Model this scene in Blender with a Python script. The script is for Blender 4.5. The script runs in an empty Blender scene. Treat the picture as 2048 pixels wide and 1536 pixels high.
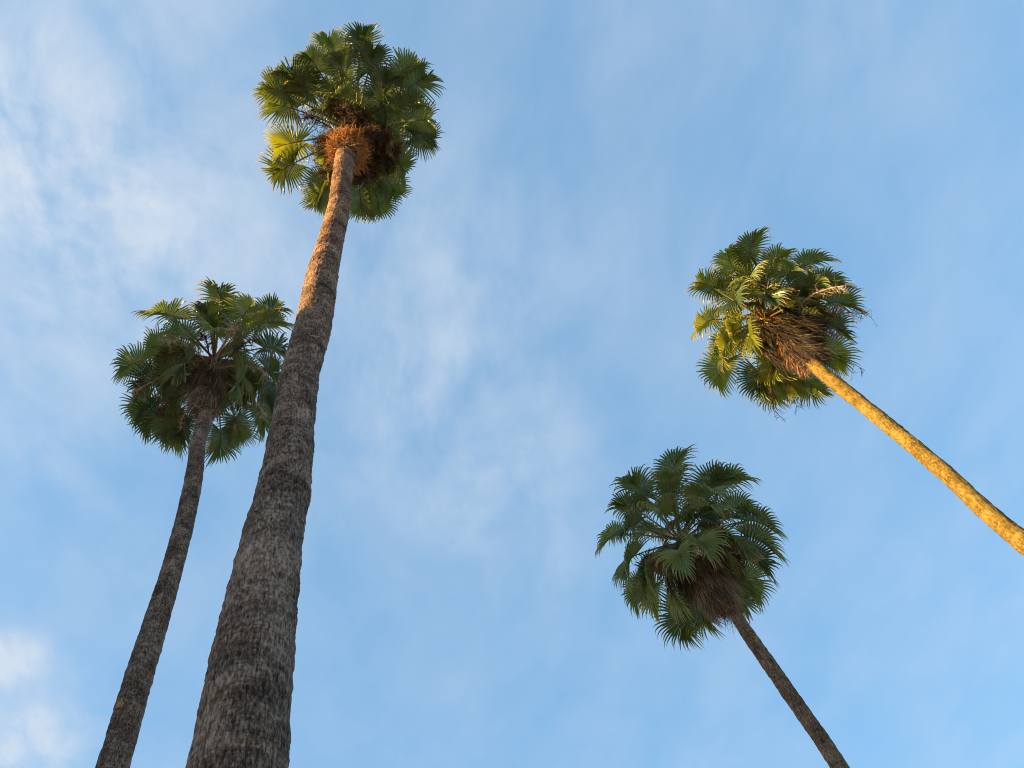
import bpy, math, random
import numpy as np
from mathutils import Vector, Matrix

C = bpy.context.scene.collection
SC = bpy.context.scene

# ------------------------------------------------------------------ camera
# the photograph is 2048 x 1536; F is the focal length in its pixels, ZEN the pixel
# where plumb lines converge (the zenith)
F, ZEN = 1650.0, (735.0, -150.0)
EYE = np.array([0.0, 0.0, 1.6])
unit = lambda v: np.asarray(v, float) / np.linalg.norm(v)
_Z = unit([(ZEN[0] - 1024) / F, -(ZEN[1] - 768) / F, -1])
_X = unit(np.array([1.0, 0, 0]) - _Z[0] * _Z)
_Y = np.cross(_Z, _X)
ROT = np.array([_X, _Y, _Z])
FWD = ROT @ np.array([0, 0, -1.0])

def ray(u, v):
    return unit(ROT @ np.array([(u - 1024) / F, -(v - 768) / F, -1.0]))

def project(p):
    c = ROT.T @ (np.asarray(p, float) - EYE)
    return (1024 + F * c[0] / -c[2], 768 - F * c[1] / -c[2], -c[2])

cam = bpy.data.cameras.new('camera')
cam.sensor_fit = 'HORIZONTAL'; cam.sensor_width = 36.0; cam.lens = 36.0 * F / 2048.0
cam.clip_start = 0.05; cam.clip_end = 20000
camo = bpy.data.objects.new('camera', cam); C.objects.link(camo)
m = Matrix([list(r) for r in ROT]).to_4x4(); m.translation = Vector(EYE)
camo.matrix_world = m
SC.camera = camo

# ------------------------------------------------------------------ sun, sky, exposure
SUN_ELEV = math.radians(12.0)
SUN_H = unit([-0.99, -0.14])                     # horizontal direction towards the sun
SUN_DIR = np.array([SUN_H[0] * math.cos(SUN_ELEV), SUN_H[1] * math.cos(SUN_ELEV), math.sin(SUN_ELEV)])
sun = bpy.data.lights.new('sun', 'SUN')
sun.energy = 5.0; sun.angle = math.radians(0.5); sun.color = (1.0, 0.58, 0.19)
suno = bpy.data.objects.new('sun', sun); C.objects.link(suno)
suno.rotation_euler = Vector(SUN_DIR).to_track_quat('Z', 'Y').to_euler()
suno.location = Vector(SUN_DIR * 60)
SC.view_settings.view_transform = 'Standard'; SC.view_settings.look = 'None'
SC.view_settings.gamma = 1.0; SC.view_settings.exposure = 2.06
try: SC.view_settings.use_curve_mapping = False
except Exception: pass
SC.render.film_transparent = False
SC.cycles.pixel_filter_type = 'BLACKMAN_HARRIS'; SC.cycles.filter_width = 1.0
SC.cycles.max_bounces = 8; SC.cycles.transparent_max_bounces = 8

class NT:
    """tiny node-graph helper"""
    def __init__(self, tree): self.t = tree; self.n = tree.nodes; self.l = tree.links
    def node(self, kind, **kw):
        x = self.n.new(kind)
        for k, v in kw.items(): setattr(x, k, v)
        return x
    def put(self, sock, v):
        if hasattr(v, 'is_output'): self.l.new(v, sock)
        elif v is not None: sock.default_value = v
    def math(self, op, a, b=None, c=None, clamp=False):
        x = self.node('ShaderNodeMath', operation=op, use_clamp=clamp)
        self.put(x.inputs[0], a)
        if b is not None: self.put(x.inputs[1], b)
        if c is not None: self.put(x.inputs[2], c)
        return x.outputs[0]
    def vmath(self, op, a, b=None):
        x = self.node('ShaderNodeVectorMath', operation=op)
        self.put(x.inputs[0], a)
        if b is not None: self.put(x.inputs[1], b)
        return x.outputs['Value'] if op in ('LENGTH', 'DOT_PRODUCT', 'DISTANCE') else x.outputs['Vector']
    def mapping(self, vec, scale=(1, 1, 1), loc=(0, 0, 0), rot=(0, 0, 0)):
        x = self.node('ShaderNodeMapping')
        self.put(x.inputs['Vector'], vec); x.inputs['Scale'].default_value = scale
        x.inputs['Location'].default_value = loc; x.inputs['Rotation'].default_value = rot
        return x.outputs[0]
    def noise(self, vec, scale=1.0, detail=4.0, rough=0.5, dist=0.0):
        x = self.node('ShaderNodeTexNoise')
        self.put(x.inputs['Vector'], vec); x.inputs['Scale'].default_value = scale
        x.inputs['Detail'].default_value = detail; x.inputs['Roughness'].default_value = rough
        x.inputs['Distortion'].default_value = dist
        return x.outputs['Fac']
    def rng(self, v, a, b, c=0.0, d=1.0, smooth=True):
        x = self.node('ShaderNodeMapRange'); x.interpolation_type = 'SMOOTHSTEP' if smooth else 'LINEAR'
        self.put(x.inputs['Value'], v)
        for nm, q in (('From Min', a), ('From Max', b), ('To Min', c), ('To Max', d)): x.inputs[nm].default_value = q
        return x.outputs['Result']
    def mix(self, fac, a, b, mode='MIX'):
        x = self.node('ShaderNodeMix', data_type='RGBA', blend_type=mode)
        self.put(x.inputs[0], fac)
        for s, v in ((x.inputs[6], a), (x.inputs[7], b)):
            if isinstance(v, tuple): v = v if len(v) == 4 else v + (1,)
            self.put(s, v)
        return x.outputs[2]
    def ramp(self, fac, stops):
        x = self.node('ShaderNodeValToRGB'); self.put(x.inputs[0], fac)
        e = x.color_ramp.elements
        while len(e) < len(stops): e.new(0.5)
        for el, (p, c) in zip(e, stops): el.position = p; el.color = c if len(c) == 4 else c + (1,)
        return x.outputs[0]

# ---- sky: Nishita daylight with thin cirrus laid on a high plane above the place
world = bpy.data.worlds.new('World'); SC.world = world; world.use_nodes = True
wt = NT(world.node_tree); wt.n.clear()
sky = wt.node('ShaderNodeTexSky', sky_type='NISHITA'); sky.sun_disc = False
sky.sun_elevation = SUN_ELEV
sky.sun_rotation = math.atan2(SUN_H[0], SUN_H[1])
sky.air_density = 1.0; sky.dust_density = 0.6; sky.ozone_density = 1.6; sky.altitude = 0
gen = wt.node('ShaderNodeTexCoord').outputs['Generated']
sep = wt.node('ShaderNodeSeparateXYZ'); wt.l.new(gen, sep.inputs[0])
zz = wt.math('MAXIMUM', sep.outputs['Z'], 0.06)
comb = wt.node('ShaderNodeCombineXYZ')
wt.l.new(wt.math('DIVIDE', sep.outputs['X'], zz), comb.inputs[0])
wt.l.new(wt.math('DIVIDE', sep.outputs['Y'], zz), comb.inputs[1])
pl = comb.outputs[0]                               # position on the cloud plane (height 1)
def cloud_xy(u, v):
    r = ray(u, v); return r[0] / r[2], r[1] / r[2]
CLOUDS = [  # centre, across, along, turn (deg), amount: banks of thin cirrus in the sky
    ((50, 280), 0.09, 0.15, 10, 0.80), ((150, 380), 0.12, 0.22, 30, 0.40), ((40, 560), 0.14, 0.25, 0, 0.42),
    ((30, 60), 0.25, 0.35, 0, 0.34), ((330, 130), 0.16, 0.30, 20, 0.32), ((330, 480), 0.16, 0.22, 30, 0.30),
    ((0, 1315), 0.06, 0.05, 20, 1.2), ((30, 1340), 0.09, 0.09, -20, 0.5), ((20, 1500), 0.13, 0.07, 20, 1.0), ((90, 1470), 0.12, 0.09, 40, 0.5), ((10, 840), 0.06, 0.09, 0, 0.35),
    ((800, 830), 0.10, 0.19, -35, 0.42), ((980, 930), 0.08, 0.14, -38, 0.36), ((1070, 1030), 0.10, 0.16, -10, 0.42),
    ((760, 620), 0.14, 0.22, -40, 0.28), ((940, 400), 0.16, 0.20, 20, 0.18), ((1210, 40), 0.04, 0.12, 10, 0.24),
    ((1060, 640), 0.20, 0.24, -30, 0.20), ((250, 1040), 0.03, 0.12, 35, 0.22), ((900, 1060), 0.05, 0.10, 40, 0.2),
    ((1650, 70), 0.16, 0.14, 0, 0.17), ((160, 1200), 0.25, 0.2, 0, 0.10),
]
dens = None
for (c, w, l, rot, amt) in CLOUDS:
    cx, cy = cloud_xy(*c)
    a = math.radians(rot)
    mp = wt.node('ShaderNodeMapping', vector_type='TEXTURE')
    wt.l.new(pl, mp.inputs['Vector'])
    mp.inputs['Location'].default_value = (cx, cy, 0); mp.inputs['Rotation'].default_value = (0, 0, -a)
    mp.inputs['Scale'].default_value = (w, l, 1)
    g = wt.rng(wt.vmath('LENGTH', mp.outputs[0]), 1.7, 0.0, 0.0, amt)
    dens = g if dens is None else wt.math('ADD', dens, g)
warp = wt.noise(wt.mapping(pl, (2.2, 2.2, 1)), 1.0, 3, 0.5)
wv = wt.node('ShaderNodeCombineXYZ'); wt.put(wv.inputs[0], wt.math('MULTIPLY', warp, 0.22)); wt.put(wv.inputs[1], wt.math('MULTIPLY', warp, -0.16))
plw = wt.vmath('ADD', pl, wv.outputs[0])
n1 = wt.noise(wt.mapping(plw, (6.0, 3.6, 1), rot=(0, 0, math.radians(38))), 1.0, 6, 0.52, 0.0)
n2 = wt.noise(wt.mapping(plw, (17.0, 11.0, 1), rot=(0, 0, math.radians(-25))), 1.0, 6, 0.57)
n3 = wt.noise(wt.mapping(plw, (46.0, 26.0, 1), rot=(0, 0, math.radians(30))), 1.0, 5, 0.6)
wisps = wt.math('ADD', wt.math('MULTIPLY', wt.rng(n1, 0.32, 0.70), 0.48), wt.math('MULTIPLY', wt.rng(n2, 0.30, 0.70), 0.36))
wisps = wt.math('ADD', wisps, wt.math('MULTIPLY', wt.rng(n3, 0.32, 0.72), 0.07))
thin = wt.math('MULTIPLY', wt.rng(n1, 0.15, 0.90), 0.30)                       # veil everywhere
thick = wt.math('MULTIPLY', dens, wt.math('ADD', wt.math('MULTIPLY', wisps, 0.90), 0.06))
cov = wt.math('MINIMUM', wt.math('ADD', thin, thick), 0.95)
SKY_GAIN = (0.665, 1.11, 1.50)
gam = wt.node('ShaderNodeGamma'); gam.inputs[1].default_value = 0.4       # evens the brightness towards the horizon, as thin high haze does
wt.l.new(sky.outputs[0], gam.inputs[0])
blue = wt.mix(1.0, gam.outputs[0], SKY_GAIN, 'MULTIPLY')
CLOUD = (1.58, 1.80, 2.08)
skycol = wt.mix(cov, blue, CLOUD)
bg = wt.node('ShaderNodeBackground'); bg.inputs['Strength'].default_value = 0.10
wt.l.new(skycol, bg.inputs['Color'])
wo = wt.node('ShaderNodeOutputWorld'); wt.l.new(bg.outputs[0], wo.inputs[0])

# ------------------------------------------------------------------ scene helpers
def empty(name, loc):
    o = bpy.data.objects.new(name, None); C.objects.link(o); o.location = loc
    o.empty_display_size = 0.3
    return o

def tag(o, label=None, cat=None, group=None, kind=None):
    if label: o['label'] = label
    if cat: o['category'] = cat
    if group: o['group'] = group
    if kind: o['kind'] = kind

class MB:
    """collects vertices (with one float 'age' each) and faces into one mesh"""
    def __init__(self): self.v = []; self.f = []; self.a = []; self.n = 0
    def add(self, verts, faces, age=0.0):
        verts = np.asarray(verts, float); self.v.append(verts)
        self.a.append(np.broadcast_to(np.asarray(age, float), (len(verts),)).copy())
        self.f.append(np.asarray(faces, int) + self.n); self.n += len(verts)
    def tube(self, pts, radii, sides=5, age=0.0, flat=1.0):
        pts = np.asarray(pts, float); k = len(pts)
        t = np.gradient(pts, axis=0); t /= np.linalg.norm(t, axis=1)[:, None] + 1e-9
        ref = np.array([0, 0, 1.0]) if abs(t[:, 2]).mean() < 0.9 else np.array([1.0, 0, 0])
        s = np.cross(t, ref); s /= np.linalg.norm(s, axis=1)[:, None] + 1e-9
        u = np.cross(s, t)
        r = np.broadcast_to(np.asarray(radii, float), (k,))
        ang = np.arange(sides) * 2 * math.pi / sides
        vv = (pts[:, None, :] + r[:, None, None] * (np.cos(ang)[None, :, None] * s[:, None, :]
              + flat * np.sin(ang)[None, :, None] * u[:, None, :])).reshape(-1, 3)
        i = np.arange(k - 1)[:, None] * sides; j = np.arange(sides)[None, :]; j2 = (j + 1) % sides
        fc = np.stack([i + j, i + j2, i + sides + j2, i + sides + j], -1).reshape(-1, 4)
        self.add(vv, fc, np.repeat(np.broadcast_to(np.asarray(age, float), (k,)), sides))
    def ribbon(self, pts, widths, side, age=0.0):
        pts = np.asarray(pts, float); k = len(pts)
        w = np.broadcast_to(np.asarray(widths, float), (k,))[:, None] * 0.5
        vv = np.concatenate([pts - w * side, pts + w * side])
        i = np.arange(k - 1)
        self.add(vv, np.stack([i, i + 1, i + 1 + k, i + k], -1), np.tile(np.broadcast_to(np.asarray(age, float), (k,)), 2))
    def build(self, name, mat, parent=None, loc=(0, 0, 0), smooth=False):
        me = bpy.data.meshes.new(name)
        v = np.concatenate(self.v); f = np.concatenate(self.f); a = np.concatenate(self.a)
        me.vertices.add(len(v)); me.vertices.foreach_set('co', v.astype(np.float32).ravel())
        me.loops.add(f.size); me.loops.foreach_set('vertex_index', f.astype(np.int32).ravel())
        me.polygons.add(len(f)); me.polygons.foreach_set('loop_start', np.arange(0, f.size, f.shape[1], dtype=np.int32))
        me.update(calc_edges=True)
        at = me.attributes.new('age', 'FLOAT', 'POINT'); at.data.foreach_set('value', a.astype(np.float32))
        me.polygons.foreach_set('use_smooth', np.full(len(f), smooth))
        me.materials.append(mat)
        o = bpy.data.objects.new(name, me); C.objects.link(o)
        o.location = loc
        if parent is not None: o.parent = parent
        return o

def hash3(i, j, k, seed):
    h = (i.astype(np.int64) * 374761393 + j.astype(np.int64) * 668265263 + k.astype(np.int64) * 2147483647 + seed * 974634777) & 0xffffffff
    h = ((h ^ (h >> 13)) * 1274126177) & 0xffffffff
    return ((h ^ (h >> 16)) & 0xffff) / 65535.0
def vnoise(p, seed=0):
    p = np.asarray(p, float); i = np.floor(p).astype(np.int64); f = p - i; f = f * f * (3 - 2 * f)
    out = 0
    for a in (0, 1):
        for b in (0, 1):
            for c in (0, 1):
                w = (f[..., 0] if a else 1 - f[..., 0]) * (f[..., 1] if b else 1 - f[..., 1]) * (f[..., 2] if c else 1 - f[..., 2])
                out = out + w * hash3(i[..., 0] + a, i[..., 1] + b, i[..., 2] + c, seed)
    return out * 2 - 1

# ------------------------------------------------------------------ materials
def new_mat(name):
    mt = bpy.data.materials.new(name); mt.use_nodes = True
    t = NT(mt.node_tree); t.n.clear()
    return mt, t

def leaf_mat(name, green, pale, tip, trans=0.35):
    mt, t = new_mat(name)
    age = t.node('ShaderNodeAttribute', attribute_name='age').outputs['Fac']
    rnd = t.node('ShaderNodeObjectInfo').outputs['Random']
    co = t.node('ShaderNodeTexCoord').outputs['Object']
    nz = t.noise(co, 6.0, 3, 0.6)
    base = t.mix(t.rng(t.math('ADD', t.math('MULTIPLY', rnd, 0.6), t.math('MULTIPLY', nz, 0.5)), 0.25, 0.85), green, pale)
    base = t.mix(t.rng(age, 0.62, 1.0, 0, 0.85), base, tip)
    p = t.node('ShaderNodeBsdfPrincipled'); t.put(p.inputs['Base Color'], base)
    p.inputs['Roughness'].default_value = 0.36; p.inputs['Specular IOR Level'].default_value = 0.65
    tr = t.node('ShaderNodeBsdfTranslucent')
    t.put(tr.inputs['Color'], t.mix(1.0, base, (2.1, 1.8, 0.45), 'MULTIPLY'))
    mx = t.node('ShaderNodeMixShader'); mx.inputs[0].default_value = trans
    t.l.new(p.outputs[0], mx.inputs[1]); t.l.new(tr.outputs[0], mx.inputs[2])
    o = t.node('ShaderNodeOutputMaterial'); t.l.new(mx.outputs[0], o.inputs[0])
    return mt

def dry_mat(name, c0, c1, c2, trans=0.12, rough=0.75):
    mt, t = new_mat(name)
    age = t.node('ShaderNodeAttribute', attribute_name='age').outputs['Fac']
    col = t.ramp(age, [(0.0, c0), (0.5, c1), (1.0, c2)])
    p = t.node('ShaderNodeBsdfPrincipled'); t.put(p.inputs['Base Color'], col)
    p.inputs['Roughness'].default_value = rough; p.inputs['Specular IOR Level'].default_value = 0.2
    tr = t.node('ShaderNodeBsdfTranslucent'); t.put(tr.inputs['Color'], col)
    mx = t.node('ShaderNodeMixShader'); mx.inputs[0].default_value = trans
    t.l.new(p.outputs[0], mx.inputs[1]); t.l.new(tr.outputs[0], mx.inputs[2])
    o = t.node('ShaderNodeOutputMaterial'); t.l.new(mx.outputs[0], o.inputs[0])
    return mt

def bark_mat(name, dark, mid, light, ring=0.5, seed=0.0, ring_z=2.0, upper_tint=None):
    mt, t = new_mat(name)
    co = t.node('ShaderNodeTexCoord').outputs['Object']
    co = t.mapping(co, loc=(seed, seed * 0.7, seed * 1.3))
    patch = t.noise(t.mapping(co, (3.2, 3.2, 2.0)), 1.0, 6, 0.62, 0.6)
    blot = t.noise(t.mapping(co, (9, 9, 5.0)), 1.0, 5, 0.65, 0.8)
    fibre = t.noise(t.mapping(co, (60, 60, 7)), 1.0, 5, 0.7)
    fine = t.noise(t.mapping(co, (170, 170, 60)), 1.0, 3, 0.7)
    sp = t.node('ShaderNodeSeparateXYZ'); t.l.new(co, sp.inputs[0])
    wob = t.noise(t.mapping(co, (4.5, 4.5, 0.8)), 1.0, 3, 0.5)
    zw = t.math('ADD', t.math('MULTIPLY', sp.outputs['Z'], 4.6), t.math('MULTIPLY', wob, 2.2))
    zf = t.math('FRACT', zw)
    band = t.math('MULTIPLY', t.rng(zf, 0.80, 0.97), t.rng(zf, 1.0, 0.97))          # thin wavy leaf-scar edges
    zi = t.noise(t.mapping(co, (1.1, 1.1, 2.7)), 1.0, 2, 0.5)
    fleck = t.noise(t.mapping(co, (50, 50, 20)), 1.0, 4, 0.66)
    layer = t.noise(t.mapping(co, (7, 7, 62)), 1.0, 5, 0.62, 0.5)
    hcrack = t.rng(t.noise(t.mapping(co, (9, 9, 30)), 1.0, 4, 0.62, 0.7), 0.39, 0.31)
    tone = t.math('ADD', t.math('MULTIPLY_ADD', patch, 0.8, -1.60), t.math('MULTIPLY', blot, 0.65))
    tone = t.math('ADD', tone, t.math('MULTIPLY_ADD', fleck, 1.7, -0.2))
    tone = t.math('ADD', tone, t.math('MULTIPLY', t.math('SUBTRACT', fibre, 0.5), 0.8))
    tone = t.math('ADD', tone, t.math('MULTIPLY', t.math('SUBTRACT', zi, 0.5), 0.9 * ring))
    arc = t.noise(t.mapping(co, (2.6, 2.6, 8.5)), 1.0, 3, 0.5, 1.2)
    tone = t.math('ADD', tone, t.math('MULTIPLY_ADD', arc, 0.45, -0.225))
    tone = t.math('ADD', tone, t.math('MULTIPLY', layer, 0.60))
    col = t.ramp(t.rng(tone, -0.30, 0.52, smooth=False), [(0.0, dark), (0.45, mid), (1.0, light)])
    band = t.math('MULTIPLY', band, t.rng(sp.outputs['Z'], ring_z, ring_z + 6.0))
    if upper_tint:                                    # bark grows browner towards the top of the trunk
        col = t.mix(t.rng(sp.outputs['Z'], 8.0, 18.0, 0.0, 0.8), col, t.mix(1.0, col, upper_tint, 'MULTIPLY'))
    brk = t.rng(blot, 0.42, 0.62)
    col = t.mix(t.math('MULTIPLY', t.math('MULTIPLY', band, brk), ring), col, light)
    spots = t.rng(t.noise(t.mapping(co, (34, 34, 26)), 1.0, 2, 0.5), 0.70, 0.80)
    col = t.mix(t.math('MULTIPLY', spots, 0.8), col, light)
    crack = t.rng(t.noise(t.mapping(co, (46, 46, 3.2)), 1.0, 4, 0.6), 0.40, 0.30)
    crack = t.math('MAXIMUM', crack, t.math('MULTIPLY', hcrack, 0.5))
    col = t.mix(t.math('MULTIPLY', crack, 0.8), col, tuple(x * 0.4 for x in dark))
    p = t.node('ShaderNodeBsdfPrincipled'); t.put(p.inputs['Base Color'], col)
    p.inputs['Roughness'].default_value = 0.85; p.inputs['Specular IOR Level'].default_value = 0.15
    h = t.math('ADD', t.math('MULTIPLY', fibre, 0.8), t.math('MULTIPLY', fine, 0.35))
    h = t.math('ADD', h, t.math('MULTIPLY', layer, 0.6))
    h = t.math('SUBTRACT', h, t.math('MULTIPLY', crack, 0.8))
    h = t.math('ADD', h, t.math('MULTIPLY', band, 0.35 * ring))
    bp = t.node('ShaderNodeBump'); bp.inputs['Strength'].default_value = 0.75; bp.inputs['Distance'].default_value = 0.02
    t.put(bp.inputs['Height'], h); t.l.new(bp.outputs[0], p.inputs['Normal'])
    o = t.node('ShaderNodeOutputMaterial'); t.l.new(p.outputs[0], o.inputs[0])
    return mt

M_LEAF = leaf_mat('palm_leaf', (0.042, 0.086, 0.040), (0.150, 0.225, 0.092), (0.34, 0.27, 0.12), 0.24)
M_LEAF_Y = leaf_mat('sunlit_tint_palm_leaf', (0.052, 0.084, 0.020), (0.175, 0.225, 0.036), (0.44, 0.36, 0.10), 0.34)  # yellower copy of the palm leaf, with sunlight put into its colour
M_BROWN = leaf_mat('withered_palm_leaf', (0.10, 0.070, 0.035), (0.16, 0.115, 0.055), (0.26, 0.18, 0.10), 0.25)
M_STEM = dry_mat('leaf_stem', (0.16, 0.09, 0.03), (0.16, 0.15, 0.045), (0.12, 0.15, 0.045), 0.05, 0.5)
M_THATCH = dry_mat('dead_leaf_thatch', (0.048, 0.036, 0.027), (0.155, 0.115, 0.080), (0.38, 0.30, 0.22))
M_THATCH_P = dry_mat('pale_leaf_thatch', (0.045, 0.034, 0.026), (0.17, 0.130, 0.095), (0.40, 0.33, 0.26))
M_THATCH_G = dry_mat('shade_grey_leaf_thatch', (0.013, 0.011, 0.010), (0.038, 0.032, 0.029), (0.14, 0.120, 0.105))  # grey dead leaves, darkened so the colour holds the crown's shade
M_THATCH_R = dry_mat('orange_leaf_thatch', (0.09, 0.042, 0.016), (0.36, 0.175, 0.062), (0.56, 0.32, 0.13))
M_STALK = dry_mat('dry_flower_stalk', (0.12, 0.085, 0.05), (0.32, 0.25, 0.17), (0.54, 0.47, 0.37))
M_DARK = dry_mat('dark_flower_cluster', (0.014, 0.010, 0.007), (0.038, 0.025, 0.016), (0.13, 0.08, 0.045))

# ------------------------------------------------------------------ ground
def ground():
    mt, t = new_mat('pale_dry_earth')
    co = t.node('ShaderNodeTexCoord').outputs['Object']
    a = t.noise(co, 0.35, 6, 0.6); b = t.noise(co, 14.0, 4, 0.7)
    col = t.ramp(t.math('ADD', t.math('MULTIPLY', a, 0.6), t.math('MULTIPLY', b, 0.4)),
                 [(0.3, (0.20, 0.18, 0.15)), (0.55, (0.33, 0.30, 0.25)), (0.8, (0.42, 0.385, 0.33))])
    p = t.node('ShaderNodeBsdfPrincipled'); t.put(p.inputs['Base Color'], col); p.inputs['Roughness'].default_value = 0.9
    o = t.node('ShaderNodeOutputMaterial'); t.l.new(p.outputs[0], o.inputs[0])
    mb = MB(); k = 96
    rr = np.concatenate([[0.5], np.geomspace(2, 9000, 26)])
    an = np.arange(k) * 2 * math.pi / k
    v = np.array([[r * math.cos(q), r * math.sin(q), 0.0] for r in rr for q in an])
    v[k:, 2] = vnoise(v[k:] * 0.07, 3) * 0.05
    i = np.arange(len(rr) - 1)[:, None] * k; j = np.arange(k)[None]; j2 = (j + 1) % k
    mb.add(v, np.stack([i + j, i + k + j, i + k + j2, i + j2], -1).reshape(-1, 4))
    o = mb.build('ground', mt, smooth=True)
    tag(o, kind='structure')
ground()

# ------------------------------------------------------------------ palms
DOWN = np.array([0, 0, -1.0])

def closest_on_ray(u, v, p, d):
    r = ray(u, v); n = np.cross(r, d)
    t, s, q = np.linalg.solve(np.array([r, -d, n]).T, p - EYE)
    return EYE + t * r

def smooth_path(keys, ds):
    """Catmull-Rom through (x, y, z, radius) keys, resampled every ds"""
    K = np.asarray(keys, float); K = np.vstack([2 * K[0] - K[1], K, 2 * K[-1] - K[-2]])
    out = []
    for i in range(1, len(K) - 2):
        n = max(2, int(np.linalg.norm(K[i + 1, :3] - K[i, :3]) / ds))
        t = np.linspace(0, 1, n, endpoint=False)[:, None]
        d1 = np.linalg.norm(K[i+1,:3]-K[i,:3])
        m1 = (K[i + 1] - K[i - 1]) * d1 / (np.linalg.norm(K[i + 1, :3] - K[i - 1, :3]) + 1e-9)
        m2 = (K[i + 2] - K[i]) * d1 / (np.linalg.norm(K[i + 2, :3] - K[i, :3]) + 1e-9)
        out.append((2*t**3-3*t**2+1)*K[i] + (t**3-2*t**2+t)*m1 + (-2*t**3+3*t**2)*K[i+1] + (t**3-t**2)*m2)
    out.append(K[-2][None]); return np.concatenate(out)

def make_trunk(parent, base, keys, mat, sides, ds, seed, bulge=0.03, period=0.62):
    P = smooth_path(keys, ds); n = len(P)
    c, r = P[:, :3] - base, P[:, 3]
    an = np.arange(sides) * 2 * math.pi / sides
    ca, sa = np.cos(an)[None], np.sin(an)[None]
    z = c[:, 2][:, None] + 0 * ca
    cyl = np.stack([ca * 1.0 + 0 * z, sa + 0 * z, z], -1)
    ph = z / period + 1.3 * vnoise(np.stack([0 * z, 0 * z, z * 0.55], -1) + seed, seed) + 0.30 * vnoise(cyl * [1.2, 1.2, 0.6] + 9, seed + 1)
    saw = np.cos(2 * math.pi * ph)
    ledge = 1 - np.mod(ph * 2.6 + 0.5 * vnoise(cyl * [2.5, 2.5, 1.0], seed + 8), 1.0)               # a small step at each old leaf scar
    rad = r[:, None] * (1 + bulge * saw + 0.035 * vnoise(cyl * [1.2, 1.2, 0.9], seed + 2) + 0.020 * vnoise(cyl * [3, 3, 3.5], seed + 3))
    rad += 0.009 * ledge
    scar = np.abs(vnoise(np.stack([ca + 0*z, sa + 0*z, z * 11 + 2.0 * vnoise(cyl * [1.5, 1.5, 1.0], seed + 7)], -1), seed + 4))
    rad += 0.005 * scar + 0.0055 * vnoise(cyl * [16, 16, 7], seed + 5) + 0.0045 * vnoise(cyl * [11, 11, 22], seed + 6)
    v = np.stack([c[:, 0][:, None] + rad * ca, c[:, 1][:, None] + rad * sa, z], -1).reshape(-1, 3)
    i = np.arange(n - 1)[:, None] * sides; j = np.arange(sides)[None]; j2 = (j + 1) % sides
    mb = MB(); mb.add(v, np.stack([i + j, i + j2, i + sides + j2, i + sides + j], -1).reshape(-1, 4))
    return mb.build('trunk', mat, parent, smooth=True)

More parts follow.
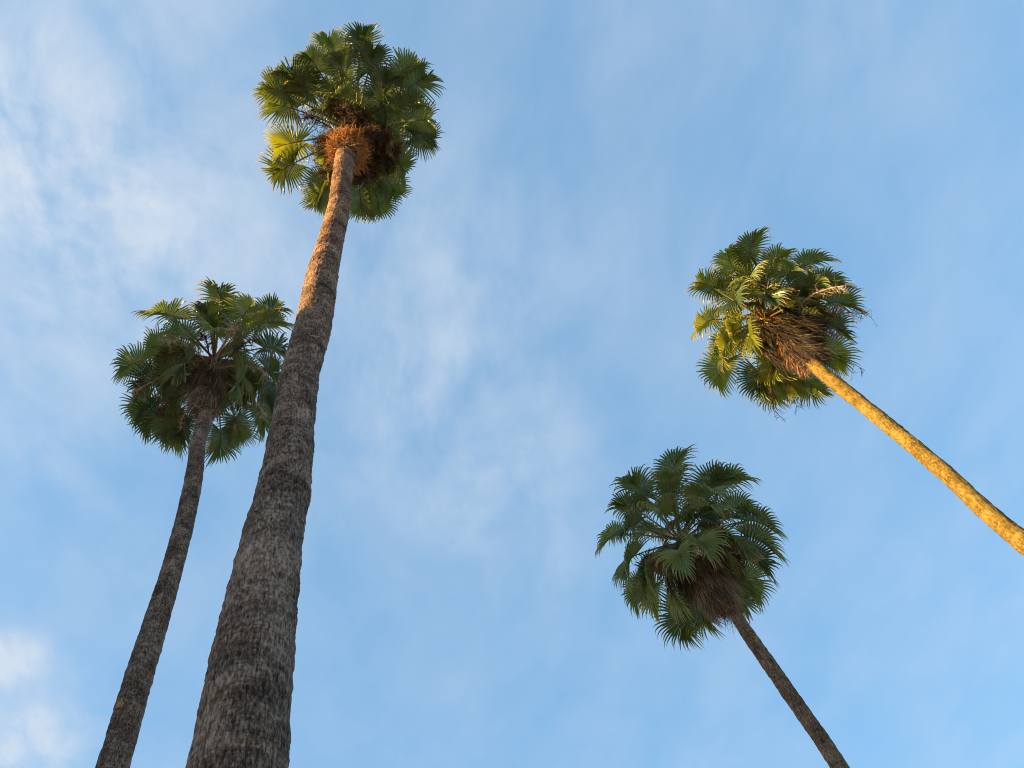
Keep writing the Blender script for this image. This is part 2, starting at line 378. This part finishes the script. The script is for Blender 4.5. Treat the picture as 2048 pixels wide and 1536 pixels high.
def make_frond(parent, apex, az, el, rng, petiole=1.0, R=0.85, mat=None, droop=1.0, wind=(0, 0, 0), nseg=46, fold=None):
    """one fan leaf: blade (the frond) with its spiny stem as a child"""
    wind = np.asarray(wind, float)
    d = np.array([math.cos(el) * math.cos(az), math.cos(el) * math.sin(az), math.sin(el)])
    hz = np.array([math.cos(az), math.sin(az), 0.0])
    p = hz * 0.10 + np.array([0, 0, 0.25 * math.sin(el)])
    pts = [p]; k = 12; ds = petiole / k
    for i in range(k):
        d = unit(d + DOWN * 0.030 * droop * math.cos(el) * (i / k + 0.3) + wind * 0.02)
        p = p + d * ds; pts.append(p)
    pts = np.array(pts)
    side = np.cross(d, [0, 0, 1.0])
    side = np.array([-math.sin(az), math.cos(az), 0.0]) * -1 if np.linalg.norm(side) < 0.25 else unit(side)
    roll = rng.uniform(-0.35, 0.35)
    nrm = np.cross(side, d); side = unit(side * math.cos(roll) + nrm * math.sin(roll)); nrm = np.cross(side, d)
    H = pts[-1]
    # costa, recurving
    Lc = 0.50 * R; ncs = 14; cp = [H]; cd = [d]; cn = [nrm]
    dd = d.copy()
    for i in range(ncs):
        dd = unit(dd - nrm * 0.055 * droop + DOWN * 0.03 * droop)
        cp.append(cp[-1] + dd * Lc / ncs); cd.append(dd); cn.append(np.cross(side, dd))
    cp, cd, cn = np.array(cp), np.array(cd), np.array(cn)
    phm = math.radians(rng.uniform(128, 150))
    fold = rng.uniform(0.25, 0.55) if fold is None else fold
    a = np.linspace(-1, 1, nseg); aa = np.abs(a)
    tt = (1 - aa ** 0.85) * ncs
    i0 = np.clip(tt.astype(int), 0, ncs - 1); fr = (tt - i0)[:, None]
    O = cp[i0] * (1 - fr) + cp[i0 + 1] * fr; D = cd[i0] * (1 - fr) + cd[i0 + 1] * fr; N = cn[i0] * (1 - fr) + cn[i0 + 1] * fr
    lat = side[None] * np.sign(a)[:, None] * math.cos(fold) + N * math.sin(fold)
    ph = (aa ** 0.95) * phm
    dr = np.cos(ph)[:, None] * D + np.sin(ph)[:, None] * lat
    L = R * (1.0 - 0.22 * aa ** 1.5) - 0.55 * tt / ncs * Lc + 0.15 * R * (1 - aa)
    L = L * np.array([rng.uniform(0.5, 0.75) if rng.random() < 0.08 else 1.0 for _ in range(nseg)])     # torn or broken segments
    L = L * np.array([rng.uniform(0.88, 1.07) for _ in range(nseg)])
    ns = 13; s = np.linspace(0, 1, ns)
    split = 0.45 + 0.05 * np.cos(3 * a) + np.array([rng.uniform(-0.05, 0.06) for _ in range(nseg)])
    g = np.array([rng.uniform(0.6, 1.5) for _ in range(nseg)]) * droop
    tipfall = rng.uniform(0.40, 0.85) * (1.0 if el > -0.1 else 0.7)
    jit = np.array([[rng.gauss(0, 1) for _ in range(3)] for _ in range(nseg)])
    cen = np.zeros((nseg, ns, 3)); cen[:, 0] = O; dirs = dr / np.linalg.norm(dr, axis=1)[:, None]
    for i in range(1, ns):
        u = s[i]; w = np.clip((u - split) / (1 - split), 0, 1)
        dirs = dirs + DOWN[None] * (0.012 * droop + tipfall * g * w ** 1.1)[:, None] + wind[None] * (0.10 * w)[:, None] + jit * (0.085 * w)[:, None] - N * (0.10 * w * droop)[:, None]
        dirs = dirs / np.linalg.norm(dirs, axis=1)[:, None]
        cen[:, i] = cen[:, i - 1] + dirs * (L / (ns - 1))[:, None]
    tang = np.gradient(cen, axis=1); tang /= np.linalg.norm(tang, axis=2)[..., None] + 1e-9
    # across: towards the next segment, made square to the segment
    nb = np.empty_like(cen); nb[1:-1] = cen[2:] - cen[:-2]; nb[0] = cen[1] - cen[0]; nb[-1] = cen[-1] - cen[-2]
    acr0 = nb[:, 4]; acr = acr0[:, None] - (acr0[:, None] * tang).sum(-1)[..., None] * tang
    acr /= np.linalg.norm(acr, axis=2)[..., None] + 1e-9
    nn = np.cross(tang, acr); flip = np.sign((nn * N[:, None]).sum(-1))[..., None]; nn = nn * np.where(flip == 0, 1, flip)
    gap = np.linalg.norm(nb, axis=2) * np.where((np.arange(nseg) % (nseg - 1)) == 0, 1.0, 0.5)[:, None]
    hs = np.empty(nseg)
    for q in range(nseg): hs[q] = np.interp(split[q], s, gap[q]) * 0.5
    w = np.clip((s[None] - split[:, None]) / (1 - split[:, None]), 0, 1)
    half = np.where(s[None] <= split[:, None], gap * 0.5, np.minimum(hs, 0.03)[:, None] * 0.92 * (1 - w ** 1.2) * (1 - 0.18 * np.minimum(1, w * 6)) + 0.0010)
    half = np.minimum(half, 0.04)
    Lf, Rt = cen - acr * half[..., None], cen + acr * half[..., None]
    joined = s[None] <= split[:, None]
    mid = (cen[1:] + cen[:-1]) * 0.5
    jn = joined[1:] & joined[:-1]
    Rt[:-1][jn] = mid[jn]; Lf[1:][jn] = mid[jn]
    lift = nn * (half * 0.85)[..., None]
    V = np.stack([Lf + lift, cen - lift * 0.3, Rt + lift], 2).reshape(-1, 3)
    q = (np.arange(nseg)[:, None] * ns + np.arange(ns - 1)[None]).ravel() * 3
    fc = np.concatenate([np.stack([q, q + 1, q + 4, q + 3], -1), np.stack([q + 1, q + 2, q + 5, q + 4], -1)])
    mb = MB(); mb.add(V, fc, np.repeat(np.tile(s, nseg) , 3))
    # costa rib under the blade
    o = mb.build('frond', mat or M_LEAF, parent, apex)
    st = MB()
    st.tube(np.vstack([pts, cp[1:]]), np.concatenate([np.linspace(0.034, 0.016, len(pts)), np.linspace(0.015, 0.003, ncs)]), 5,
            np.concatenate([np.linspace(0.0, 1.0, len(pts)), np.full(ncs, 1.0)]), 0.55)
    for i in range(2, len(pts) - 1):                     # hooked teeth along both edges
        for sg in (-1, 1):
            b = pts[i] + side * sg * 0.02
            st.tube([b, b + side * sg * 0.022 - d * 0.008, b + side * sg * 0.030 - d * 0.026], [0.007, 0.005, 0.001], 3, 0.0)
    st.build('stem', M_STEM, o, smooth=True)
    return o

def make_skirt(parent, apex, axis, length, rng, mat, spread=0.55, n=70, reach=1.0, bare=0.0, lean=(0, 0, 0), name='dead_skirt'):
    """thatch of dead fan leaves hanging round the top of the trunk"""
    lean = np.asarray(lean, float)
    mb = MB()
    for j in range(n):
        h = length * (0.06 + (0.94 - bare) * (j + rng.random()) / n)      # distance below the apex
        az = j * 2.39996 + rng.uniform(-0.4, 0.4)
        hz = np.array([math.cos(az), math.sin(az), 0.0])
        p = -axis * h * 0.72 + hz * 0.13
        prof = spread * (1.05 - 0.75 * (h / length))
        d = unit(hz * 1.0 + DOWN * (0.35 + 1.1 * h / length) + lean * 0.5)
        pet = rng.uniform(0.25, 0.6) * prof / 0.45; pts = [p]; k = 7
        for i in range(k):
            d = unit(d + DOWN * 0.22 + lean * 0.05); p = p + d * pet / k; pts.append(p)
        tone = rng.uniform(0.1, 0.75)
        mb.tube(pts, np.linspace(0.020, 0.010, len(pts)), 4, min(1.0, tone + 0.15), 0.5)
        side = unit(np.cross(d, [0, 0, 1.0]) + 1e-4)
        nn = np.cross(side, d)
        ln = rng.uniform(0.6, 1.05) * reach
        m_ = rng.randint(30, 44)
        for q in range(m_):
            a = (q / (m_ - 1) - 0.5) * 2
            dd = unit(d + side * a * rng.uniform(0.35, 0.8) + nn * rng.uniform(-0.3, 0.3))
            L = ln * rng.uniform(0.65, 1.05); pp = pts[-1] + side * a * 0.03; st = [pp]
            gj = rng.uniform(0.10, 0.26); cur = np.array([rng.gauss(0, 1) for _ in range(3)]) * 0.05
            for i in range(8):
                dd = unit(dd + DOWN * gj + cur * (i / 4.0) + lean * 0.12); pp = pp + dd * L / 8; st.append(pp)
            wd = rng.uniform(0.007, 0.022)
            th = rng.uniform(0, 6.28)
            sd = unit(side * math.cos(th) + nn * math.sin(th))
            mb.ribbon(st, wd * np.array([0.8, 1, 1, 0.9, 0.75, 0.6, 0.45, 0.28, 0.08]), sd,
                      np.clip(tone + rng.uniform(-0.25, 0.3) + np.linspace(-0.05, 0.15, 9), 0, 1))
    return mb.build(name, mat, parent, apex)

def make_cluster(parent, apex, start, az, el, length, rng, mat, bush=1.0, droop=1.0, twigs=26, name='flower_stalk', rad=0.014):
    """arching flower stalk carrying a hanging spray of fine twigs"""
    mb = MB(); d = np.array([math.cos(el) * math.cos(az), math.cos(el) * math.sin(az), math.sin(el)])
    p = np.asarray(start, float); pts = [p]; k = 14; dirs = [d]
    for i in range(k):
        d = unit(d + DOWN * 0.10 * droop * (0.3 + i / k) + np.array([rng.gauss(0, 1) for _ in range(3)]) * 0.03)
        p = p + d * length / k; pts.append(p); dirs.append(d)
    mb.tube(pts, np.linspace(rad, rad * 0.35, k + 1), 5, np.linspace(0.75, 0.95, k + 1))
    for j in range(twigs):
        i = rng.randint(4, k); b = pts[i]
        v = np.array([rng.gauss(0, 1) for _ in range(3)]); dd = unit(dirs[i] * 0.6 + v * 0.6)
        L = rng.uniform(0.18, 0.42) * bush; q = b; st = [q]; cur = np.array([rng.gauss(0, 1) for _ in range(3)]) * 0.16
        tone = rng.uniform(0.2, 1.0)
        for _ in range(5):
            dd = unit(dd + DOWN * 0.16 * droop + cur); q = q + dd * L / 5; st.append(q)
        mb.tube(st, np.linspace(rad * 0.42, rad * 0.16, 6), 3, tone)
        for _ in range(5):
            i2 = rng.randint(1, 5); v = np.array([rng.gauss(0, 1) for _ in range(3)]); d2 = unit(v + DOWN * 0.4)
            l2 = rng.uniform(0.06, 0.16) * bush; c2 = np.array([rng.gauss(0, 1) for _ in range(3)]) * 0.25
            q2 = st[i2]; s2 = [q2]
            for _ in range(3):
                d2 = unit(d2 + c2); q2 = q2 + d2 * l2 / 3; s2.append(q2)
            mb.tube(s2, rad * 0.2, 3, np.clip(tone + rng.uniform(-0.2, 0.2), 0, 1))
    return mb.build(name, mat, parent, apex)

def make_fibre(parent, apex, centre, size, count, rng, mat, name='fibre_mass'):
    """shaggy ball of torn leaf-sheath fibre and old flower twigs round the trunk head"""
    mb = MB(); centre = np.asarray(centre, float)
    for j in range(count):
        v = unit([rng.gauss(0, 1) for _ in range(3)])
        p = centre + v * np.asarray(size) * rng.uniform(0.45, 1.0)
        d = unit(v * 0.35 + np.array([rng.gauss(0, 1) for _ in range(3)]) * 0.9 + DOWN * 0.4)
        c = np.array([rng.gauss(0, 1) for _ in range(3)]) * 0.42
        L = rng.uniform(0.10, 0.30); st = [p]
        for _ in range(5):
            d = unit(d + c + DOWN * 0.08); p = p + d * L / 5; st.append(p)
        if rng.random() < 0.55: mb.tube(st, np.linspace(0.006, 0.003, 6), 3, rng.uniform(0.1, 1.0))
        else: mb.tube(st, np.linspace(0.010, 0.003, 6), 3, rng.uniform(0.2, 0.9))
    return mb.build(name, mat, parent, apex)

def make_palm(spec):
    rng = random.Random(spec['seed'])
    pts, dep = spec['trunk'], spec['depth']
    u0, v0, _ = pts[0]
    r0 = ray(u0, v0); top = EYE + r0 * dep / (r0 @ FWD)
    keys = []
    for (u, v, w) in pts:
        q = closest_on_ray(u, v, top, np.array([0, 0, 1.0])) if v != v0 else top
        keys.append(list(q) + [w * ((q - EYE) @ FWD) / (2 * F) * spec.get('girth', 1.0)])
    low = np.array(keys[-1])
    slope = (np.array(keys[-1][:3]) - np.array(keys[-2][:3])); slope /= abs(slope[2])
    base = np.array([low[0] + slope[0] * low[2] * 0.3, low[1] + slope[1] * low[2] * 0.3, 0.0])
    keys.append(list(low[:3] * 0.45 + base * 0.55) + [low[3] * 1.03])
    keys.append(list(base + [0, 0, 0.5]) + [low[3] * 1.18]); keys.append(list(base - [0, 0, 0.1]) + [low[3] * 1.45])
    # apex (heart of the crown), skirt length capped
    hp = closest_on_ray(*spec['heart'], top, np.array([0, 0, 1.0]))
    L = min(hp[2] - top[2], spec.get('skirt', 2.8))
    rh = ray(*spec['heart']); apex = EYE + rh * (top[2] + L - EYE[2]) / rh[2]
    axis = unit(apex - top)
    keys.insert(0, list(top * 0.5 + apex * 0.5) + [keys[0][3] * 0.95])
    keys.insert(0, list(apex + axis * 0.15) + [keys[0][3] * 0.6])
    keys = keys[::-1]
    root = empty('palm_tree', Vector(base)); tag(root, spec['label'], 'palm tree', 'tall fan palms against the sky')
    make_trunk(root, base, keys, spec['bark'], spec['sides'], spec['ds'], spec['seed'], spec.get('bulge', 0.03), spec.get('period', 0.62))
    A = Vector(apex - base)
    print('palm', spec['seed'], 'top', np.round(top, 2), 'apex', np.round(apex, 2), 'L', round(L, 2), 'base', np.round(base, 2), 'r', [round(k[3], 3) for k in keys])
    # ---- fronds seen in the photograph, placed on the crown
    used = []; x0, y0, z0 = spec['crop']; wind = spec.get('wind', (0, 0, 0))
    def frond_at(dv, mat=None, **kw):
        az = math.atan2(dv[1], dv[0]); el = math.asin(max(-1, min(1, dv[2])))
        el2 = min(1.45, el + 0.24 * math.cos(el))
        make_frond(root, A, az, el2, rng, mat=mat or spec.get('leaf', M_LEAF), wind=wind, **kw)
        used.append(dv)
    rho = spec.get('rho', 1.50)
    for it in spec['fronds']:
        cx, cy, sd = it[:3]
        r = ray(x0 + cx / z0, y0 + cy / z0); oc = EYE - apex
        b = oc @ r; c = oc @ oc - rho * rho; disc = b * b - c
        if disc <= 0: q = EYE - b * r
        else: q = EYE + (-b - math.sqrt(disc) if sd == 'n' else -b + math.sqrt(disc) if sd == 'f' else -b) * r
        dist = np.linalg.norm(q - apex); dv = (q - apex) / dist
        kw = dict(it[3]) if len(it) > 3 else {}
        sc = min(1.40, max(0.62, dist / rho))
        kw.setdefault('petiole', spec.get('pet', 1.13) * sc * rng.uniform(0.90, 1.12)); kw.setdefault('R', spec.get('R', 0.88) * rng.uniform(0.86, 1.10))
        frond_at(dv, **kw)
    def in_gap(dv):                                       # openings where the sky shows through the crown
        pu, pv, _ = project(apex + dv * rho)
        return any(math.hypot((pu - x0) * z0 - gx, (pv - y0) * z0 - gy) < 150 for gx, gy in spec.get('gaps', ()))
    # ---- the rest of the crown, by golden-angle phyllotaxis
    n = spec.get('fill', 40)
    for i in range(n):
        el = math.radians(80 - 78 * (i / n)); az = i * 2.39996 + spec['seed']
        dv = np.array([math.cos(el) * math.cos(az), math.cos(el) * math.sin(az), math.sin(el)])
        if any(dv @ w > 0.93 for w in used): continue
        if el < 0.75 and dv[:2] @ SUN_H[:2] > spec.get('open', 9): continue      # this crown is open on the sunward side
        if in_gap(dv): continue
        frond_at(dv, petiole=rng.uniform(0.65, 1.0), R=rng.uniform(0.66, 0.86))
    for i in range(spec.get('under', 15)):                # old short leaves hanging close under the crown
        el = math.radians(rng.uniform(-48, -14)); az = i * 2.39996 + 0.7
        dv = np.array([math.cos(el) * math.cos(az), math.cos(el) * math.sin(az), math.sin(el)])
        if dv[:2] @ SUN_H[:2] > spec.get('open', 9): continue
        if in_gap(dv): continue
        frond_at(dv, petiole=rng.uniform(0.62, 0.85), R=rng.uniform(0.68, 0.82), mat=M_BROWN if i % 4 == spec.get('brown', 1) else None)
    make_fibre(root, A, -axis * (L - 0.15), (0.27, 0.27, 0.32), 260, rng, spec.get('fringe', M_THATCH), name='fibre_fringe')
    spec['extras'](root, A, axis, L, rng)
    return root

def side_dir(az_img):
    """horizontal direction that runs, in the picture, az_img degrees from right towards down"""
    a = math.radians(az_img); return math.cos(a), math.sin(a)

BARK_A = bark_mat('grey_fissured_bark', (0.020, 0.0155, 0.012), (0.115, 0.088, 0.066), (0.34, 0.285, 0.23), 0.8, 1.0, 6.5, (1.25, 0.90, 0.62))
BARK_B = bark_mat('brown_grey_bark', (0.022, 0.016, 0.011), (0.100, 0.074, 0.054), (0.30, 0.245, 0.19), 0.6, 7.0)
BARK_C = bark_mat('tan_bark', (0.060, 0.042, 0.009), (0.150, 0.110, 0.024), (0.30, 0.230, 0.068), 0.9, 13.0)
BARK_D = bark_mat('brown_bark', (0.032, 0.021, 0.013), (0.115, 0.080, 0.050), (0.30, 0.23, 0.145), 0.5, 23.0)

def extras_a(root, A, axis, L, rng):
    make_skirt(root, A, axis, L, rng, M_THATCH_R, spread=0.50, n=46, reach=0.62)
    make_fibre(root, A, -axis * (L - 0.55), (0.46, 0.46, 0.54), 3000, rng, M_THATCH_R)
    for j in range(18):
        az = j * 2.39996; h = rng.uniform(0.05, 1.3)
        st = -axis * h + np.array([math.cos(az), math.sin(az), 0]) * 0.15
        make_cluster(root, A, st, az, rng.uniform(-0.2, 0.35), rng.uniform(0.6, 1.15), rng, M_DARK if j % 9 else M_STALK, bush=1.0, droop=1.4, twigs=70, name='flower_cluster', rad=0.018)
def extras_b(root, A, axis, L, rng):
    make_skirt(root, A, axis, L, rng, M_THATCH_P, spread=0.62, n=70, reach=0.7)
    for j in range(12):
        az = j * 2.39996 + 2.8; h = rng.uniform(0.1, 1.2)
        st = -axis * h + np.array([math.cos(az), math.sin(az), 0]) * 0.15
        make_cluster(root, A, st, az, rng.uniform(0.0, 0.5), rng.uniform(1.2, 1.8), rng, M_STALK if j % 3 else M_DARK, bush=0.8, droop=1.8, twigs=26, rad=0.021)
def extras_c(root, A, axis, L, rng):
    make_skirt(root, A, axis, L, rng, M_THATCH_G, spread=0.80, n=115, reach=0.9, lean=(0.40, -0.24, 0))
    make_skirt(root, A, axis, L, rng, M_THATCH_R, spread=0.50, n=20, reach=0.75, bare=0.0, lean=(-0.30, 0.25, 0), name='sunlit_orange_skirt')  # extra layer in orange: sunlight on the thatch edge put into its colour
    for j in range(9):
        az = math.radians(-75 + j * 22 + rng.uniform(-8, 8)); h = rng.uniform(0.3, 1.4)
        st = -axis * h + np.array([math.cos(az), math.sin(az), 0]) * 0.15
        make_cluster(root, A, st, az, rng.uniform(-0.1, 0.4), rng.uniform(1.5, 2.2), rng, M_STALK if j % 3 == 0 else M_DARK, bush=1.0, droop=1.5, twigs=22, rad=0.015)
def extras_d(root, A, axis, L, rng):
    make_skirt(root, A, axis, L, rng, M_THATCH, spread=0.85, n=120, reach=0.9, lean=(0.06, -0.05, 0))
    for j in range(5):
        az = j * 2.39996 + 1.0; h = rng.uniform(0.4, 1.4)
        st = -axis * h + np.array([math.cos(az), math.sin(az), 0]) * 0.15
        make_cluster(root, A, st, az, rng.uniform(-0.1, 0.3), rng.uniform(1.1, 1.6), rng, M_STALK if j % 2 == 0 else M_DARK, bush=0.8, droop=1.7, twigs=18, rad=0.014)

Yl = {'mat': M_LEAF_Y}  # fronds that take the leaf colour with sunlight in it
PALMS = [
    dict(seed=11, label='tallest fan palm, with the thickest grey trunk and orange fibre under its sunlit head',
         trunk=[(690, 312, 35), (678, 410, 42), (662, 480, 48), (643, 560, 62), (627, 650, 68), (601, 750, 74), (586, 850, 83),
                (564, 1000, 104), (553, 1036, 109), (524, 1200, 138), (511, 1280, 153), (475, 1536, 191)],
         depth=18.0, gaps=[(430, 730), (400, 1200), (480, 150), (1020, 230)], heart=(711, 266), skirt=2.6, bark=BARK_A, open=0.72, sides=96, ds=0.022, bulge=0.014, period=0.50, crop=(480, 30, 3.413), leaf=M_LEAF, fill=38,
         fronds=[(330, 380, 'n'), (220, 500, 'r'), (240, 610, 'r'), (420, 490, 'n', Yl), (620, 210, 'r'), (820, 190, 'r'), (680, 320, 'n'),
                 (900, 280, 'r'), (1150, 340, 'r'), (1220, 460, 'r'), (1180, 590, 'n'), (1270, 720, 'r'), (1240, 850, 'r'), (1110, 1030, 'n'),
                 (1020, 1160, 'r'), (930, 1240, 'r'), (820, 1290, 'f'), (540, 1190, 'r'), (540, 1290, 'f'), (270, 900, 'n', Yl), (300, 1060, 'r', Yl),
                 (480, 300, 'r'), (1010, 430, 'n')],
         extras=extras_a),
    dict(seed=23, brown=9, label='shaded fan palm whose crown is partly behind the thickest trunk, with pale hanging stalks',
         trunk=[(412, 830, 27), (404, 860, 27.5), (396, 885, 28), (391, 935, 32), (377, 1010, 35), (347, 1130, 39.5), (310, 1250, 47), (273, 1370, 54), (225, 1536, 60)],
         depth=18.5, gaps=[(690, 260), (420, 200), (200, 560), (640, 600), (1010, 170), (1160, 600)], heart=(428, 720), bark=BARK_B, sides=56, ds=0.035, bulge=0.018, period=0.55, crop=(200, 530, 3.657), leaf=M_LEAF, fill=38,
         fronds=[(510, 390, 'n'), (380, 600, 'n'), (190, 740, 'r'), (330, 860, 'n'), (300, 1040, 'r'), (330, 1150, 'r'), (870, 250, 'r'),
                 (1080, 340, 'n'), (1230, 430, 'r'), (1270, 330, 'r'), (1290, 620, 'r'), (1240, 780, 'n'), (1230, 950, 'r'), (1170, 1100, 'r'),
                 (1030, 1280, 'r'), (880, 1330, 'r'), (520, 1290, 'r'), (600, 1180, 'f'), (430, 1250, 'f'), (780, 410, 'r'), (620, 740, 'n'), (980, 860, 'n')],
         extras=extras_b),
    dict(seed=37, brown=9, label='fan palm with bright golden sunlit trunk and grey thatch under a windblown crown',
         trunk=[(1628, 729, 24.5), (1653, 752, 26), (1766, 842, 28), (1888, 944, 31.5), (1988, 1036, 36), (2052, 1089, 39)],
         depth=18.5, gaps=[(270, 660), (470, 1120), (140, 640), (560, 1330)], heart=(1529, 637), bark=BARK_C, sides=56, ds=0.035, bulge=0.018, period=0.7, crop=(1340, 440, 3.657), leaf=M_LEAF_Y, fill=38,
         wind=(0.25, -0.25, 0),
         fronds=[(270, 510, 'n'), (420, 310, 'r'), (590, 210, 'r'), (800, 250, 'r'), (1050, 310, 'r'), (1200, 430, 'r'), (1260, 620, 'r'),
                 (1270, 800, 'r'), (1180, 1000, 'f'), (250, 780, 'n'), (370, 960, 'n'), (370, 1120, 'r'), (640, 1160, 'r'), (740, 1280, 'r'),
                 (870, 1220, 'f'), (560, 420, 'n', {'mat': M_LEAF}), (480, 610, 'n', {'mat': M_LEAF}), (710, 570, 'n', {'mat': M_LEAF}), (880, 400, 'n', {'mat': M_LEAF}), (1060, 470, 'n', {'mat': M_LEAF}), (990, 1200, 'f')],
         extras=extras_c),
    dict(seed=53, label='lowest fan palm, with slim brown trunk and bushy brown skirt of dead leaves',
         trunk=[(1463, 1218, 23), (1492, 1262, 26), (1573, 1379, 29), (1680, 1536, 32)],
         depth=18.0, gaps=[(480, 190), (230, 870), (530, 1190), (840, 170), (1230, 340), (820, 620)], heart=(1362, 1084), bark=BARK_D, sides=56, ds=0.035, bulge=0.018, period=0.7, crop=(1170, 890, 3.572), leaf=M_LEAF, fill=38,
         wind=(0.12, -0.12, 0),
         fronds=[(380, 340, 'n'), (310, 480, 'f', Yl), (640, 180, 'r'), (620, 280, 'n'), (960, 270, 'n'), (1080, 240, 'r'), (850, 350, 'n'),
                 (1150, 450, 'n'), (1280, 560, 'r'), (1310, 690, 'r'), (1240, 830, 'n'), (1180, 1000, 'r'), (1110, 1100, 'f'), (190, 690, 'r'),
                 (330, 620, 'n'), (350, 830, 'n'), (400, 960, 'n'), (360, 1070, 'r'), (480, 960, 'n'), (670, 790, 'n'), (830, 700, 'n'), (880, 450, 'n'),
                 (640, 1030, 'n'), (680, 1220, 'r', Yl), (810, 1230, 'f'), (480, 1090, 'r', Yl), (1060, 690, 'n'), (500, 480, 'f', Yl)],
         extras=extras_d),
]
for s in PALMS: make_palm(s)

# ------------------------------------------------------------------ unseen trees added on the sunward side to cast the evening shade
M_TREE_BARK = bark_mat('tree_bark', (0.05, 0.04, 0.03), (0.12, 0.10, 0.08), (0.24, 0.21, 0.17), 0.1, 41.0)
M_TREE_LEAF = leaf_mat('tree_leaf', (0.035, 0.060, 0.020), (0.07, 0.10, 0.03), (0.08, 0.09, 0.03), 0.25)
def shade_tree(x, y, z0, z1, rx, ry, n, seed, label):
    rng = random.Random(seed); root = empty('unseen_shade_tree', (x, y, 0)); tag(root, label, 'tree')
    mb = MB(); h = z1 - z0
    tp = [(0.15 * math.sin(i * 1.3) , 0.15 * math.cos(i * 1.7), i * (z0 + 0.8 * h) / 12) for i in range(13)]
    mb.tube(tp, np.linspace(0.42, 0.08, 13), 12)
    tips = []
    for j in range(34):
        az = j * 2.39996; zz = z0 + h * rng.uniform(0.02, 0.8); t = (zz - z0) / h
        b = np.array([0, 0, zz - 0.6]); e = rng.uniform(0.1, 0.6); d = np.array([math.cos(az) * rx, math.sin(az) * ry, 0]) * 0.72 * math.sqrt(max(0.12, 1 - (2 * t - 0.85) ** 2))
        ps = [b + d * q + np.array([0, 0, 1.6 * q * (0.4 + e)]) for q in np.linspace(0, 1, 6)]
        mb.tube(ps, np.linspace(0.09, 0.02, 6), 6); tips.append(ps[-1]); tips.append(ps[3])
    mb.build('trunk', M_TREE_BARK, root, smooth=True)
    lf = MB(); k = 0; vs = []; 
    while k < n:
        q = np.array([rng.uniform(-1, 1) for _ in range(3)])
        if q @ q > 1: continue
        p = np.array([q[0] * rx, q[1] * ry, z0 + h * (q[2] * 0.5 + 0.5)])
        if vnoise((p * 0.9 + seed)[None], seed)[0] < -0.60: continue
        a = unit([rng.gauss(0, 1) for _ in range(3)]); b = unit(np.cross(a, [rng.gauss(0, 1) for _ in range(3)])); s = rng.uniform(0.20, 0.36)
        vs.append([p - a * s, p + b * s * 0.45, p + a * s, p - b * s * 0.45]); k += 1
    vs = np.array(vs).reshape(-1, 3); lf.add(vs, np.arange(len(vs)).reshape(-1, 4))
    lf.build('crown', M_TREE_LEAF, root)
    for z in (z0, 0.5 * (z0 + z1), z1):
        for yy in (y - ry, y, y + ry): print('tree', [round(q) for q in project((x + rx * 0.7, yy, z))])
shade_tree(-17.0, 8.8, 3.0, 26.4, 3.0, 3.3, 18000, 5, 'unseen tall dense broadleaf tree, added left of the palms to shade them')
shade_tree(-17.0, 1.9, 2.2, 14.6, 3.2, 3.2, 11000, 6, 'unseen lower rounded broadleaf tree, added beside the tall one to shade the palms')
